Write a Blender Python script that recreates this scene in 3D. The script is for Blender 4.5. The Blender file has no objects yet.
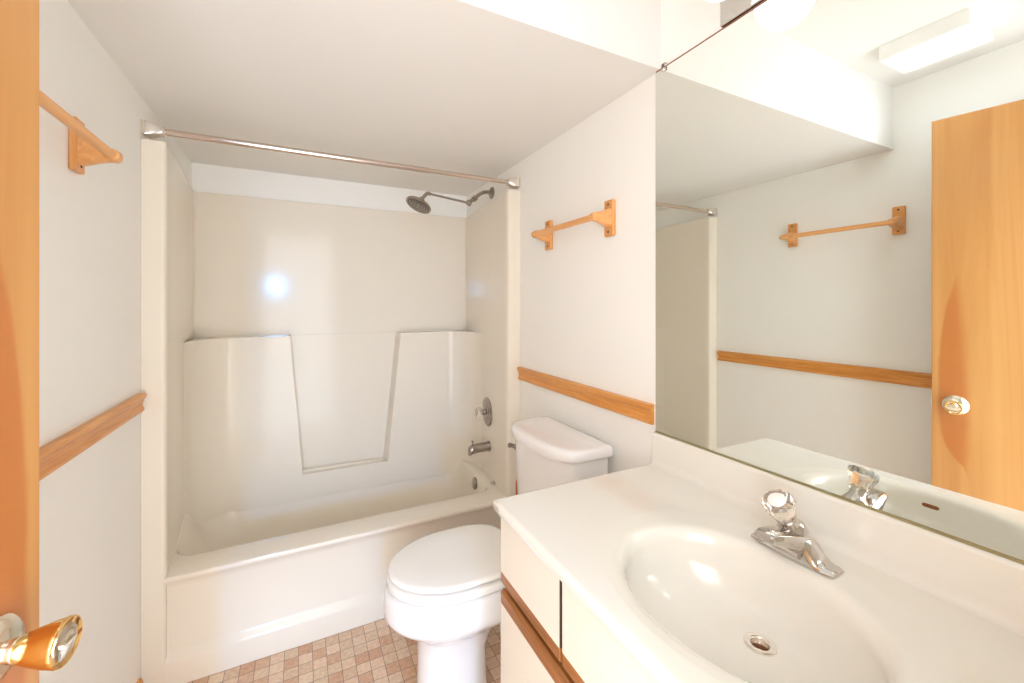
import bpy, bmesh, math, random
from mathutils import Vector, Matrix

random.seed(4)
SC = bpy.context.scene
COL = SC.collection
PI = math.pi
W = 1.524            # room width (tub alcove, wall to wall)
DB = 0.782           # back wall
YN = -1.97           # near wall with the doorway
ZS = 2.138           # underside of the soffit
YS = -0.951          # front face of the soffit
ZC = 2.433           # ceiling

# ------------------------------------------------------------------ camera
cam_d = bpy.data.cameras.new('camera')
cam = bpy.data.objects.new('camera', cam_d)
COL.objects.link(cam)
cam.location = (0.508, -1.9217, 1.3974)
cam.rotation_euler = (PI / 2, 0, -0.4664)
cam_d.sensor_fit = 'HORIZONTAL'
cam_d.sensor_width = 36.0
cam_d.lens = 419.56 / 1024 * 36.0
cam_d.shift_y = -(341.5 - 304.555) / 1024
cam_d.clip_start = 0.01
SC.camera = cam

# ------------------------------------------------------------------ world, light, exposure
world = bpy.data.worlds.new('world')
SC.world = world
world.use_nodes = True
bg = world.node_tree.nodes['Background']
bg.inputs[0].default_value = (0.89, 0.94, 0.985, 1)
bg.inputs[1].default_value = 2.95


def area(name, loc, target, size, power, color):
    d = bpy.data.lights.new(name, 'AREA')
    d.shape = 'RECTANGLE'
    d.size, d.size_y = size
    d.energy = power
    d.color = color
    o = bpy.data.objects.new(name, d)
    COL.objects.link(o)
    o.location = loc
    o.rotation_euler = (Vector(target) - Vector(loc)).to_track_quat('-Z', 'Y').to_euler()
    return o


# daylight from the window of the next room, coming in through the doorway
hall = area('hall_daylight', (0.12, -4.94, 1.72), (0.6, 0.4, -0.1), (0.13, 0.22), 2.6, (0.10, 0.42, 1.0))
hall.data.spread = math.radians(56)
CEIL_E = 3.8
GLOBE_E = 0.85

SC.view_settings.view_transform = 'Standard'
SC.view_settings.look = 'None'
SC.view_settings.gamma = 1.0
SC.view_settings.use_curve_mapping = False
SC.view_settings.exposure = 1.27
SC.cycles.use_denoising = True
SC.cycles.max_bounces = 14
SC.cycles.diffuse_bounces = 8
SC.cycles.glossy_bounces = 6
SC.cycles.transmission_bounces = 10
SC.cycles.sample_clamp_indirect = 6.0


# ------------------------------------------------------------------ materials
def lin(c):
    return tuple(((v / 255) / 12.92 if v / 255 <= 0.04045 else ((v / 255 + 0.055) / 1.055) ** 2.4) for v in c) + (1.0,)


def mat(name, rgb, rough=0.5, metal=0.0, spec=0.5, coat=0.0, bump=0.0, bump_scale=200.0, vary=0.0, vary_scale=3.0,
        transmission=0.0, ior=1.45):
    m = bpy.data.materials.new(name)
    m.use_nodes = True
    nt = m.node_tree
    p = nt.nodes['Principled BSDF']
    p.inputs['Base Color'].default_value = lin(rgb)
    p.inputs['Roughness'].default_value = rough
    p.inputs['Metallic'].default_value = metal
    p.inputs['Specular IOR Level'].default_value = spec
    p.inputs['IOR'].default_value = ior
    p.inputs['Coat Weight'].default_value = coat
    p.inputs['Coat Roughness'].default_value = 0.05
    p.inputs['Transmission Weight'].default_value = transmission
    tc = nt.nodes.new('ShaderNodeTexCoord')
    if vary > 0:
        n = nt.nodes.new('ShaderNodeTexNoise')
        n.inputs['Scale'].default_value = vary_scale
        n.inputs['Detail'].default_value = 4
        nt.links.new(tc.outputs['Object'], n.inputs['Vector'])
        mx = nt.nodes.new('ShaderNodeMix')
        mx.data_type = 'RGBA'
        a = lin(rgb)
        mx.inputs['A'].default_value = tuple(v * (1 - vary) for v in a[:3]) + (1,)
        mx.inputs['B'].default_value = tuple(min(1, v * (1 + vary)) for v in a[:3]) + (1,)
        nt.links.new(n.outputs['Fac'], mx.inputs['Factor'])
        nt.links.new(mx.outputs['Result'], p.inputs['Base Color'])
    if bump > 0:
        n2 = nt.nodes.new('ShaderNodeTexNoise')
        n2.inputs['Scale'].default_value = bump_scale
        n2.inputs['Detail'].default_value = 3
        nt.links.new(tc.outputs['Object'], n2.inputs['Vector'])
        b = nt.nodes.new('ShaderNodeBump')
        b.inputs['Strength'].default_value = bump
        b.inputs['Distance'].default_value = 0.002
        nt.links.new(n2.outputs['Fac'], b.inputs['Height'])
        nt.links.new(b.outputs['Normal'], p.inputs['Normal'])
    return m


def emit(name, rgb, strength):
    m = bpy.data.materials.new(name)
    m.use_nodes = True
    nt = m.node_tree
    nt.nodes.clear()
    e = nt.nodes.new('ShaderNodeEmission')
    e.inputs[0].default_value = rgb + (1,)
    e.inputs[1].default_value = strength
    o = nt.nodes.new('ShaderNodeOutputMaterial')
    nt.links.new(e.outputs[0], o.inputs[0])
    return m


def wood(name, dark, mid, light, axis, rough=0.35, ring=60.0, coat=0.2):
    """Grain stretched along one axis of the object."""
    m = bpy.data.materials.new(name)
    m.use_nodes = True
    nt = m.node_tree
    p = nt.nodes['Principled BSDF']
    p.inputs['Roughness'].default_value = rough
    p.inputs['Coat Weight'].default_value = coat
    p.inputs['Coat Roughness'].default_value = 0.12
    tc = nt.nodes.new('ShaderNodeTexCoord')
    mp = nt.nodes.new('ShaderNodeMapping')
    s = [1.0, 1.0, 1.0]
    s['xyz'.index(axis)] = 0.06
    mp.inputs['Scale'].default_value = s
    nt.links.new(tc.outputs['Object'], mp.inputs['Vector'])
    n = nt.nodes.new('ShaderNodeTexNoise')
    n.inputs['Scale'].default_value = ring
    n.inputs['Detail'].default_value = 6
    n.inputs['Roughness'].default_value = 0.6
    n.inputs['Distortion'].default_value = 0.6
    nt.links.new(mp.outputs['Vector'], n.inputs['Vector'])
    r = nt.nodes.new('ShaderNodeValToRGB')
    r.color_ramp.elements[0].position = 0.3
    r.color_ramp.elements[0].color = lin(dark)
    r.color_ramp.elements[1].position = 0.72
    r.color_ramp.elements[1].color = lin(light)
    e = r.color_ramp.elements.new(0.5)
    e.color = lin(mid)
    nt.links.new(n.outputs['Fac'], r.inputs['Fac'])
    nt.links.new(r.outputs['Color'], p.inputs['Base Color'])
    b = nt.nodes.new('ShaderNodeBump')
    b.inputs['Strength'].default_value = 0.08
    b.inputs['Distance'].default_value = 0.001
    nt.links.new(n.outputs['Fac'], b.inputs['Height'])
    nt.links.new(b.outputs['Normal'], p.inputs['Normal'])
    return m


def door_material():
    """Birch veneer: faint vertical grain and one darker heartwood flame beside the lock edge."""
    m = wood('birch_veneer', (168, 110, 54), (181, 127, 68), (192, 141, 82), 'z', rough=0.34, ring=9.0, coat=0.35)
    nt = m.node_tree
    p = nt.nodes['Principled BSDF']
    ramp = [n for n in nt.nodes if n.type == 'VALTORGB'][0]
    tc = [n for n in nt.nodes if n.type == 'TEX_COORD'][0]
    sep = nt.nodes.new('ShaderNodeSeparateXYZ')
    nt.links.new(tc.outputs['Object'], sep.inputs[0])

    def math_node(op, a=None, b=None):
        q = nt.nodes.new('ShaderNodeMath')
        q.operation = op
        for i, v in enumerate((a, b)):
            if v is None:
                continue
            if isinstance(v, (int, float)):
                q.inputs[i].default_value = v
            else:
                nt.links.new(v, q.inputs[i])
        return q.outputs[0]

    zn = math_node('SUBTRACT', sep.outputs['Z'], 0.6)      # z in 0.6 .. 1.6 -> 0 .. 1

    def curve(pts):
        fc = nt.nodes.new('ShaderNodeFloatCurve')
        c = fc.mapping.curves[0]
        c.points[0].location = pts[0]
        c.points[-1].location = pts[-1]
        for q in pts[1:-1]:
            c.points.new(*q)
        for q in c.points:
            q.handle_type = 'AUTO'
        fc.mapping.update()
        nt.links.new(zn, fc.inputs['Value'])
        return fc.outputs[0]

    # values are ten times the distance from the lock edge
    left = curve([(0.0, 1.0), (0.1, 0.98), (0.2, 0.52), (0.3, 0.20), (0.57, 0.17), (0.75, 0.34), (0.93, 0.66), (1.0, 0.70)])
    right = curve([(0.0, 0.9), (0.1, 1.08), (0.3, 1.14), (0.6, 1.08), (0.80, 0.95), (0.93, 0.72), (1.0, 0.5)])
    s10 = math_node('MULTIPLY', sep.outputs['X'], 10.0)
    nz = nt.nodes.new('ShaderNodeTexNoise')
    nz.inputs['Scale'].default_value = 12
    mp2 = nt.nodes.new('ShaderNodeMapping')
    mp2.inputs['Scale'].default_value = (1.5, 1, 0.4)
    nt.links.new(tc.outputs['Object'], mp2.inputs[0])
    nt.links.new(mp2.outputs[0], nz.inputs['Vector'])
    wob = math_node('MULTIPLY', math_node('SUBTRACT', nz.outputs['Fac'], 0.5), 0.25)
    s10 = math_node('ADD', s10, wob)

    def sstep(v, lo, hi):
        q = nt.nodes.new('ShaderNodeMapRange')
        q.interpolation_type = 'SMOOTHSTEP'
        q.inputs['From Min'].default_value = lo
        q.inputs['From Max'].default_value = hi
        nt.links.new(v, q.inputs['Value'])
        return q.outputs[0]

    a = sstep(math_node('SUBTRACT', s10, left), -0.03, 0.09)
    b = sstep(math_node('SUBTRACT', right, s10), -0.05, 0.30)
    mask = math_node('MULTIPLY', math_node('MULTIPLY', a, b), 0.75)
    mx = nt.nodes.new('ShaderNodeMix')
    mx.data_type = 'RGBA'
    mx.inputs['B'].default_value = lin((166, 92, 36))
    nt.links.new(mask, mx.inputs['Factor'])
    nt.links.new(ramp.outputs['Color'], mx.inputs['A'])
    nt.links.new(mx.outputs['Result'], p.inputs['Base Color'])
    return m


def tile_material():
    m = bpy.data.materials.new('floor_tile')
    m.use_nodes = True
    nt = m.node_tree
    p = nt.nodes['Principled BSDF']
    p.inputs['Roughness'].default_value = 0.45
    tc = nt.nodes.new('ShaderNodeTexCoord')
    br = nt.nodes.new('ShaderNodeTexBrick')
    br.offset = 0.0
    br.squash = 1.0
    br.inputs['Scale'].default_value = 1.0
    br.inputs['Brick Width'].default_value = 0.05
    br.inputs['Row Height'].default_value = 0.05
    br.inputs['Mortar Size'].default_value = 0.0011
    br.inputs['Mortar Smooth'].default_value = 0.3
    nt.links.new(tc.outputs['Object'], br.inputs['Vector'])
    sc = nt.nodes.new('ShaderNodeVectorMath')
    sc.operation = 'SCALE'
    sc.inputs['Scale'].default_value = 20.0
    nt.links.new(tc.outputs['Object'], sc.inputs[0])
    fl = nt.nodes.new('ShaderNodeVectorMath')
    fl.operation = 'FLOOR'
    nt.links.new(sc.outputs[0], fl.inputs[0])
    wn = nt.nodes.new('ShaderNodeTexWhiteNoise')
    wn.noise_dimensions = '2D'
    nt.links.new(fl.outputs[0], wn.inputs['Vector'])
    r = nt.nodes.new('ShaderNodeValToRGB')
    cr = r.color_ramp
    cr.elements[0].position = 0.0
    cr.elements[0].color = lin((202, 158, 128))
    cr.elements[1].position = 1.0
    cr.elements[1].color = lin((226, 204, 178))
    for pos, c in ((0.2, (208, 168, 138)), (0.4, (212, 180, 150)), (0.65, (216, 190, 162)), (0.85, (224, 194, 168))):
        e = cr.elements.new(pos)
        e.color = lin(c)
    nt.links.new(wn.outputs['Value'], r.inputs['Fac'])
    n = nt.nodes.new('ShaderNodeTexNoise')
    n.inputs['Scale'].default_value = 70
    n.inputs['Detail'].default_value = 6
    nt.links.new(tc.outputs['Object'], n.inputs['Vector'])
    mul = nt.nodes.new('ShaderNodeMix')
    mul.data_type = 'RGBA'
    mul.blend_type = 'OVERLAY'
    mul.inputs['Factor'].default_value = 0.45
    nt.links.new(r.outputs['Color'], mul.inputs['A'])
    nt.links.new(n.outputs['Fac'], mul.inputs['B'])
    mx = nt.nodes.new('ShaderNodeMix')
    mx.data_type = 'RGBA'
    mx.inputs['B'].default_value = lin((128, 104, 92))
    nt.links.new(br.outputs['Fac'], mx.inputs['Factor'])
    nt.links.new(mul.outputs['Result'], mx.inputs['A'])
    nt.links.new(mx.outputs['Result'], p.inputs['Base Color'])
    b = nt.nodes.new('ShaderNodeBump')
    b.invert = True
    b.inputs['Strength'].default_value = 0.4
    b.inputs['Distance'].default_value = 0.001
    nt.links.new(br.outputs['Fac'], b.inputs['Height'])
    nt.links.new(b.outputs['Normal'], p.inputs['Normal'])
    return m


M = {
    'wall': mat('wall_paint', (240, 238, 233), 0.55, bump=0.06, bump_scale=160, vary=0.012),
    'ceiling': mat('ceiling_paint', (229, 226, 221), 0.6, bump=0.06, bump_scale=140),
    'gel': mat('fibreglass_gelcoat', (231, 222, 207), 0.11, spec=0.28, coat=0.05, vary=0.01),
    'china': mat('vitreous_china', (236, 234, 233), 0.08, coat=0.5, vary=0.006),
    'seat': mat('seat_enamel', (240, 237, 232), 0.16, coat=0.3),
    'marble': mat('cultured_marble', (230, 226, 217), 0.12, coat=0.4, vary=0.012, vary_scale=5),
    'laminate': mat('almond_laminate', (222, 216, 202), 0.4, vary=0.01),
    'chrome': mat('chrome', (206, 201, 196), 0.07, metal=1.0, vary=0.02, vary_scale=20),
    'nickel': mat('brushed_nickel', (168, 159, 149), 0.24, metal=1.0, vary=0.04, vary_scale=30),
    'rod_steel': mat('satin_rod', (216, 200, 188), 0.2, metal=1.0, vary=0.02, vary_scale=20),
    'bright_chrome': mat('bright_chrome', (240, 234, 228), 0.14, metal=1.0, vary=0.02, vary_scale=20),
    'brass': mat('polished_brass', (236, 196, 128), 0.08, metal=1.0, vary=0.03, vary_scale=20),
    'pale_brass': mat('pale_brass', (238, 230, 212), 0.16, metal=1.0, vary=0.03, vary_scale=20),
    'olive_metal': mat('anodised_channel', (168, 158, 118), 0.4, metal=0.6, vary=0.05),
    'mirror': mat('mirror_silver', (246, 250, 246), 0.0, metal=1.0),
    'glass_edge': mat('mirror_glass_edge', (150, 160, 140), 0.15),
    'crystal': mat('clear_acrylic', (255, 250, 244), 0.16, transmission=1.0, ior=1.45),
    'white': mat('white_plastic', (244, 243, 240), 0.3, vary=0.005),
    'dark': mat('gap_shade_and_screws', (70, 48, 34), 0.8, vary=0.05),  # dark brown painted in for shade in the cabinet gaps; also colours screws
    'rust': mat('drain_rust', (138, 82, 44), 0.6, vary=0.3, vary_scale=60),
    'red_wood': mat('painted_stick', (178, 88, 48), 0.4, vary=0.08, vary_scale=30),
    'rubber': mat('rubber', (92, 44, 32), 0.6, vary=0.05),
    'nozzle': mat('nozzle_rubber', (92, 86, 80), 0.5, vary=0.05),
    'oak_y': wood('oak_along_wall', (196, 122, 50), (216, 146, 68), (230, 166, 90), 'y', ring=70),
    'oak_z': wood('oak_upright', (206, 138, 74), (218, 154, 88), (228, 168, 104), 'z', ring=60),
    'oak_bar': wood('oak_bar', (212, 146, 84), (224, 162, 98), (232, 174, 112), 'y', ring=60),
    'oak_pull': wood('oak_pull', (122, 74, 34), (148, 92, 44), (168, 110, 56), 'y', ring=80),
    'tile': tile_material(),
    'diffuser': emit('lit_diffuser', (0.75, 0.89, 1.0), CEIL_E),
    'globe': emit('lit_globe', (0.90, 0.95, 0.99), GLOBE_E),
}
M['birch'] = door_material()


# ------------------------------------------------------------------ mesh helpers
def link_mesh(name, bm, material, parent=None, smooth=35, bevel=0.0, segs=3, sub=0):
    """One mesh object out of a bmesh written in world coordinates."""
    bmesh.ops.recalc_face_normals(bm, faces=bm.faces[:])
    me = bpy.data.meshes.new(name)
    bm.to_mesh(me)
    bm.free()
    mats = material if isinstance(material, (list, tuple)) else [material]
    for q in mats:
        me.materials.append(q)
    o = bpy.data.objects.new(name, me)
    COL.objects.link(o)
    if parent is not None:
        o.parent = parent
        off = Vector((0, 0, 0))
        q = parent
        while q is not None:
            off += Vector(q.location)
            q = q.parent
        me.transform(Matrix.Translation(-off))
    if smooth:
        for f in me.polygons:
            f.use_smooth = True
        me.set_sharp_from_angle(angle=math.radians(smooth))
    if bevel > 0:
        b = o.modifiers.new('bevel', 'BEVEL')
        b.width = bevel
        b.segments = segs
        b.limit_method = 'ANGLE'
        b.angle_limit = math.radians(38)
        b.harden_normals = True
    if sub:
        s = o.modifiers.new('sub', 'SUBSURF')
        s.levels = s.render_levels = sub
    return o


def tag(o, label, cat, group=None, kind=None):
    o['label'] = label
    o['category'] = cat
    if group:
        o['group'] = group
    if kind:
        o['kind'] = kind
    return o


def thing(name, loc, label, cat, group=None, kind=None):
    o = bpy.data.objects.new(name, None)
    o.empty_display_size = 0.05
    COL.objects.link(o)
    o.location = loc
    return tag(o, label, cat, group, kind)


def box(bm, x0, x1, y0, y1, z0, z1):
    v = [bm.verts.new((x, y, z)) for x in (x0, x1) for y in (y0, y1) for z in (z0, z1)]
    for f in ((0, 1, 3, 2), (4, 6, 7, 5), (0, 4, 5, 1), (2, 3, 7, 6), (0, 2, 6, 4), (1, 5, 7, 3)):
        bm.faces.new([v[i] for i in f])
    return v


def loft(bm, rings, cap0=True, cap1=True, closed=True):
    vs = [[bm.verts.new(p) for p in r] for r in rings]
    n = len(rings[0])
    for a, b in zip(vs[:-1], vs[1:]):
        for i in range(n if closed else n - 1):
            j = (i + 1) % n
            bm.faces.new((a[i], a[j], b[j], b[i]))
    if cap0:
        bm.faces.new(list(reversed(vs[0])))
    if cap1:
        bm.faces.new(vs[-1])
    return vs


def frame(axis):
    a = Vector(axis).normalized()
    t = Vector((0, 0, 1)) if abs(a.z) < 0.9 else Vector((0, 1, 0))
    u = a.cross(t).normalized()
    return a, u, a.cross(u).normalized()


def lathe(bm, origin, axis, prof, n=32, flute=0, fd=0.0):
    """prof: (distance along the axis, radius)."""
    a, u, v = frame(axis)
    o = Vector(origin)
    rings = []
    for d, r in prof:
        ring = []
        for i in range(n):
            t = 2 * PI * i / n
            rr = max(r, 1e-5) * (1 + (fd * math.cos(flute * t) if flute else 0))
            ring.append(o + a * d + (u * math.cos(t) + v * math.sin(t)) * rr)
        rings.append(ring)
    return loft(bm, rings)


def tube(bm, pts, rad, n=16):
    pts = [Vector(p) for p in pts]
    rads = rad if isinstance(rad, (list, tuple)) else [rad] * len(pts)
    rings = []
    u = None
    for i, p in enumerate(pts):
        d = (pts[min(i + 1, len(pts) - 1)] - pts[max(i - 1, 0)]).normalized()
        if u is None:
            _, u, _ = frame(d)
        u = (u - d * u.dot(d)).normalized()
        v = d.cross(u)
        rings.append([p + (u * math.cos(2 * PI * k / n) + v * math.sin(2 * PI * k / n)) * rads[i] for k in range(n)])
    return loft(bm, rings)


def smooth_path(pts, k=8):
    """Catmull-Rom through the points."""
    P = [Vector(p) for p in pts]
    P = [P[0] * 2 - P[1]] + P + [P[-1] * 2 - P[-2]]
    out = []
    for i in range(1, len(P) - 2):
        for s in range(k):
            t = s / k
            a, b, c, d = P[i - 1:i + 3]
            out.append(0.5 * ((2 * b) + (c - a) * t + (2 * a - 5 * b + 4 * c - d) * t * t + (3 * b - a - 3 * c + d) * t ** 3))
    out.append(P[-2])
    return out


def prism(bm, prof, axis, a0, a1):
    """Closed 2-D outline swept along x, y or z."""
    def pt(p, s):
        return {'x': (s, p[0], p[1]), 'y': (p[0], s, p[1]), 'z': (p[0], p[1], s)}[axis]
    return loft(bm, [[pt(p, a0) for p in prof], [pt(p, a1) for p in prof]])


def quad_plane(name, pts, material, cat, label):
    bm = bmesh.new()
    bm.faces.new([bm.verts.new(p) for p in pts])
    o = link_mesh(name, bm, material, smooth=0)
    return tag(o, label, cat, kind='structure')


def ray_rect(cx, cy, th, x0, x1, y0, y1):
    c, s = math.cos(th), math.sin(th)
    t = 1e9
    if c > 1e-9:
        t = min(t, (x1 - cx) / c)
    if c < -1e-9:
        t = min(t, (x0 - cx) / c)
    if s > 1e-9:
        t = min(t, (y1 - cy) / s)
    if s < -1e-9:
        t = min(t, (y0 - cy) / s)
    return cx + t * c, cy + t * s


# ------------------------------------------------------------------ room shell
T = 0.09


def slab(name, b, material, cat, label, bevel=0.0):
    bm = bmesh.new()
    for q in (b if isinstance(b[0], (list, tuple)) else [b]):
        box(bm, *q)
    o = link_mesh(name, bm, material, smooth=0, bevel=bevel)
    return tag(o, label, cat, kind='structure')


slab('floor', (-T, W + T, YN - T, DB + T, -0.06, 0.0), M['tile'], 'floor', 'small square tan and pink tiles on the bathroom floor')
slab('wall_left', (-T, 0, YN - T, DB + T, 0, ZC), M['wall'], 'wall', 'cream painted wall on the left behind the open door')
slab('wall_right', (W, W + T, YN - T, DB + T, 0, ZC), M['wall'], 'wall', 'cream painted wall behind the toilet and the mirror')
slab('wall_back', (0, W, DB, DB + T, 0, ZC), M['wall'], 'wall', 'cream painted back wall above the tub surround')
slab('wall_front', [(0, 0.045, YN - T, YN, 0, ZC), (0.845, W, YN - T, YN, 0, ZC), (0.045, 0.845, YN - T, YN, 2.175, ZC)],
     M['wall'], 'wall', 'cream painted wall around the doorway')
slab('ceiling', (-T, W + T, YN - T, DB + T, ZC, ZC + 0.06), M['ceiling'], 'ceiling', 'white painted ceiling holding the square lamp')
slab('soffit', (0, W, YS, DB, ZS, ZC), M['ceiling'], 'soffit', 'dropped white soffit over the tub and the toilet')


def rail(name, side, y0, y1, zt, label):
    """Chair rail: moulded oak strip with an ogee profile."""
    prof = [(0, 0), (0.011, 0), (0.015, 0.004), (0.016, 0.013), (0.011, 0.019), (0.011, 0.032), (0.014, 0.036),
            (0.014, 0.044), (0.021, 0.051), (0.022, 0.060), (0.018, 0.065), (0, 0.066)]
    pts = [((p[0] if side < 0 else W - p[0]), zt - 0.066 + p[1]) for p in prof]
    bm = bmesh.new()
    prism(bm, pts, 'y', y0, y1)
    o = link_mesh(name, bm, M['oak_y'], smooth=28, bevel=0.0012, segs=2)
    return tag(o, label, 'moulding', 'oak chair rails', 'structure')


rail('trim_1', -1, -1.78, -0.016, 1.087, 'moulded oak chair rail on the left wall, running behind the open door')
rail('trim_2', 1, -0.922, -0.004, 1.077, 'moulded oak chair rail above the toilet tank, ending at the mirror')
bm = bmesh.new()
prism(bm, [(0, 0), (0.013, 0), (0.013, 0.07), (0.008, 0.085), (0, 0.088)], 'y', -1.78, -0.02)
tag(link_mesh('baseboard_left', bm, M['oak_y'], smooth=30), 'oak baseboard along the foot of the left wall', 'baseboard', kind='structure')

# ------------------------------------------------------------------ tub and surround
tub = thing('bathtub', (W / 2, 0.38, 0), 'cream one-piece fibreglass bathtub with moulded wall surround', 'bathtub')
G = 0.0006      # gap to the walls
XL, XR = G, W - G
YB = DB - G


def side_x(y):
    return 0.070 - 0.060 * max(0.0, min(1.0, y / 0.765))


# tub: apron, rim, basin
TOPZ = 0.404
N = 128
bcx, bcy = 0.752, 0.405


def tub_ring(x0, x1, y0, y1, r, z):
    """Rounded rectangle sampled by angle so every ring matches."""
    ring = []
    for i in range(N):
        th = 2 * PI * i / N
        c, s = math.cos(th), math.sin(th)
        lo, hi = 0.0, 3.0
        cx, cy = (x0 + x1) / 2, (y0 + y1) / 2
        hx, hy = (x1 - x0) / 2, (y1 - y0) / 2
        # map the angle so corners spread evenly
        ang = math.atan2(s * hy, c * hx)
        c, s = math.cos(ang), math.sin(ang)
        for _ in range(40):
            t = (lo + hi) / 2
            qx, qy = abs(t * c) - (hx - r), abs(t * s) - (hy - r)
            d = math.hypot(max(qx, 0), max(qy, 0)) + min(max(qx, qy), 0) - r
            if d < 0:
                lo = t
            else:
                hi = t
        ring.append((cx + lo * c, cy + lo * s, z))
    return ring


bm = bmesh.new()
x0, x1 = 0.045, W - 0.045
rings = [
    tub_ring(x0, x1, 0.020, YB - 0.02, 0.004, 0.0),
    tub_ring(x0, x1, 0.004, YB - 0.02, 0.004, 0.0),
    tub_ring(x0, x1, 0.002, YB - 0.02, 0.004, 0.088),
    tub_ring(x0, x1, 0.006, YB - 0.02, 0.004, 0.099),
    tub_ring(x0, x1, 0.018, YB - 0.02, 0.004, 0.112),
    tub_ring(x0, x1, 0.024, YB - 0.02, 0.004, 0.125),
    tub_ring(x0, x1, 0.022, YB - 0.02, 0.004, 0.350),
    tub_ring(x0, x1, 0.014, YB - 0.02, 0.004, 0.372),
    tub_ring(x0, x1, 0.003, YB - 0.02, 0.004, 0.384),
    tub_ring(x0, x1, 0.000, YB - 0.02, 0.004, 0.394),
    tub_ring(x0, x1, 0.003, YB - 0.02, 0.004, 0.401),
    tub_ring(x0, x1, 0.012, YB - 0.02, 0.004, TOPZ),
    tub_ring(0.054, W - 0.088, 0.132, 0.716, 0.075, TOPZ),
    tub_ring(0.058, W - 0.094, 0.141, 0.712, 0.078, TOPZ - 0.003),
    tub_ring(0.064, W - 0.100, 0.149, 0.706, 0.08, TOPZ - 0.014),
    tub_ring(0.084, W - 0.108, 0.158, 0.684, 0.10, 0.32),
    tub_ring(0.150, W - 0.125, 0.175, 0.650, 0.12, 0.20),
    tub_ring(0.215, W - 0.145, 0.192, 0.632, 0.11, 0.115),
    tub_ring(0.260, W - 0.165, 0.210, 0.615, 0.10, 0.088),
    tub_ring(0.320, W - 0.215, 0.250, 0.575, 0.09, 0.078),
]
def rise(p):
    """The rim sweeps up into the wall panels at the back left corner."""
    def ss(v, lo, hi):
        t = max(0, min(1, (v - lo) / (hi - lo)))
        return t * t * (3 - 2 * t)
    k = ss(p[1], 0.13, 0.62) * (1 - ss(p[0], 0.75, 1.42)) * ss(p[2], 0.12, 0.40)
    e = 1 - ss(p[0], 0.07, 0.30)
    return (max(p[0] + (min(0.0, side_x(p[1]) - 0.060)) * e, min(p[0], 0.012)), p[1], p[2] + 0.062 * k)


rings = rings[:11] + [[(rise(p)[0], p[1], p[2]) for p in rings[11]]] + [[rise(p) for p in r] for r in rings[12:]]
loft(bm, rings)
basin = link_mesh('basin', bm, M['gel'], tub, smooth=40)

# surround: flange columns with side panels, recessed back panel
SZT = 1.988


def col_outline(sign):
    pts = [(XL, 0.0)]
    for k in range(5):
        a = PI / 2 * k / 4
        pts.append((0.070 - 0.014 + 0.014 * math.sin(a), 0.014 - 0.014 * math.cos(a)))
    for y in (0.05, 0.2, 0.4, 0.6, 0.74):
        pts.append((side_x(y), y))
    pts += [(side_x(0.765) + 0.001, 0.768), (side_x(0.765) + 0.006, 0.773), (side_x(.765) + 0.012, YB), (XL, YB)]
    if sign > 0:
        pts = [(W - p[0], p[1]) for p in pts]
    return pts


for s in (-1, 1):
    bm = bmesh.new()
    o_ = col_outline(s)
    loft(bm, [[(p[0], p[1], z) for p in o_] for z in (0.0, TOPZ, SZT)])
    link_mesh('end_panel', bm, M['gel'], tub, smooth=40, bevel=0.0012)
bm = bmesh.new()
loft(bm, [[(p[0], p[1], z) for p in ((0.016, 0.7735), (W - 0.016, 0.7735), (W - 0.016, YB), (0.016, YB))] for z in (TOPZ, SZT)])
link_mesh('back_panel', bm, M['gel'], tub, smooth=40, bevel=0.005)

# lower ledge with the keystone-shaped recess
bm = bmesh.new()
YL = 0.672
LZ = 1.224


def ledge_half(xe):
    """Plan from the side panel round the cove to the recess edge."""
    pts = [(side_x(0.40) - 0.004, 0.40), (side_x(.43) + 0.001, 0.44)]
    cx_, cy_, rx_, ry_ = 0.19, 0.46, 0.152, YL - 0.46
    for k in range(1, 9):
        a = PI - (PI / 2) * k / 8
        pts.append((cx_ + rx_ * math.cos(a), cy_ + ry_ * math.sin(a)))
    pts += [(0.30, YL), (xe, YL), (xe + 0.012, YL + 0.09), (0.02, YL + 0.09), (side_x(.5) - 0.02, 0.5)]
    return pts


RL0, RL1 = 0.519, 0.455        # recess left edge at the bottom and the top
RR0, RR1 = 0.977, 1.054
RB = 0.455
half = ledge_half(0.5)[:11]


def ledge_row(z, cut, back=False):
    t = max(0.0, min(1.0, (z - RB) / (LZ - RB)))
    l, r = RL0 + (RL1 - RL0) * t, RR0 + (RR1 - RR0) * t
    yc = 0.764 if cut else YL
    row = half + [(l, YL), (l - (0.010 if cut else -0.05), yc), (r - (0.012 if cut else 0.05), yc), (r, YL)] + [(W - p[0], p[1]) for p in reversed(half)]
    return [(p[0], 0.772 if back else p[1], z) for p in row]


loft(bm, [ledge_row(TOPZ - 0.09, False), ledge_row(RB, False), ledge_row(RB, True), ledge_row(LZ, True), ledge_row(LZ, True, True)],
     cap0=False, cap1=False, closed=False)
link_mesh('ledge', bm, M['gel'], tub, smooth=40, bevel=0.005)

# overflow plate on the basin end
bm = bmesh.new()
lathe(bm, (W - 0.1045, 0.366, 0.352), (-1, 0, 0.12), [(-0.004, 0.034), (0.003, 0.034), (0.007, 0.031), (0.009, 0.02), (0.009, 0.006), (0.012, 0.005), (0.012, 0)], 28)
ov = link_mesh('overflow_plate', bm, M['nickel'], tub)
ov['label'] = 'round nickel overflow plate'
bm = bmesh.new()
lathe(bm, (1.22, 0.41, 0.0785), (0, 0, 1), [(-.002, 0.032), (0.002, 0.032), (0.004, 0.026), (0.002, 0.02), (0.002, 0)], 28)
dr = link_mesh('drain', bm, M['nickel'], tub)
dr['label'] = 'round nickel tub drain'

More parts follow.
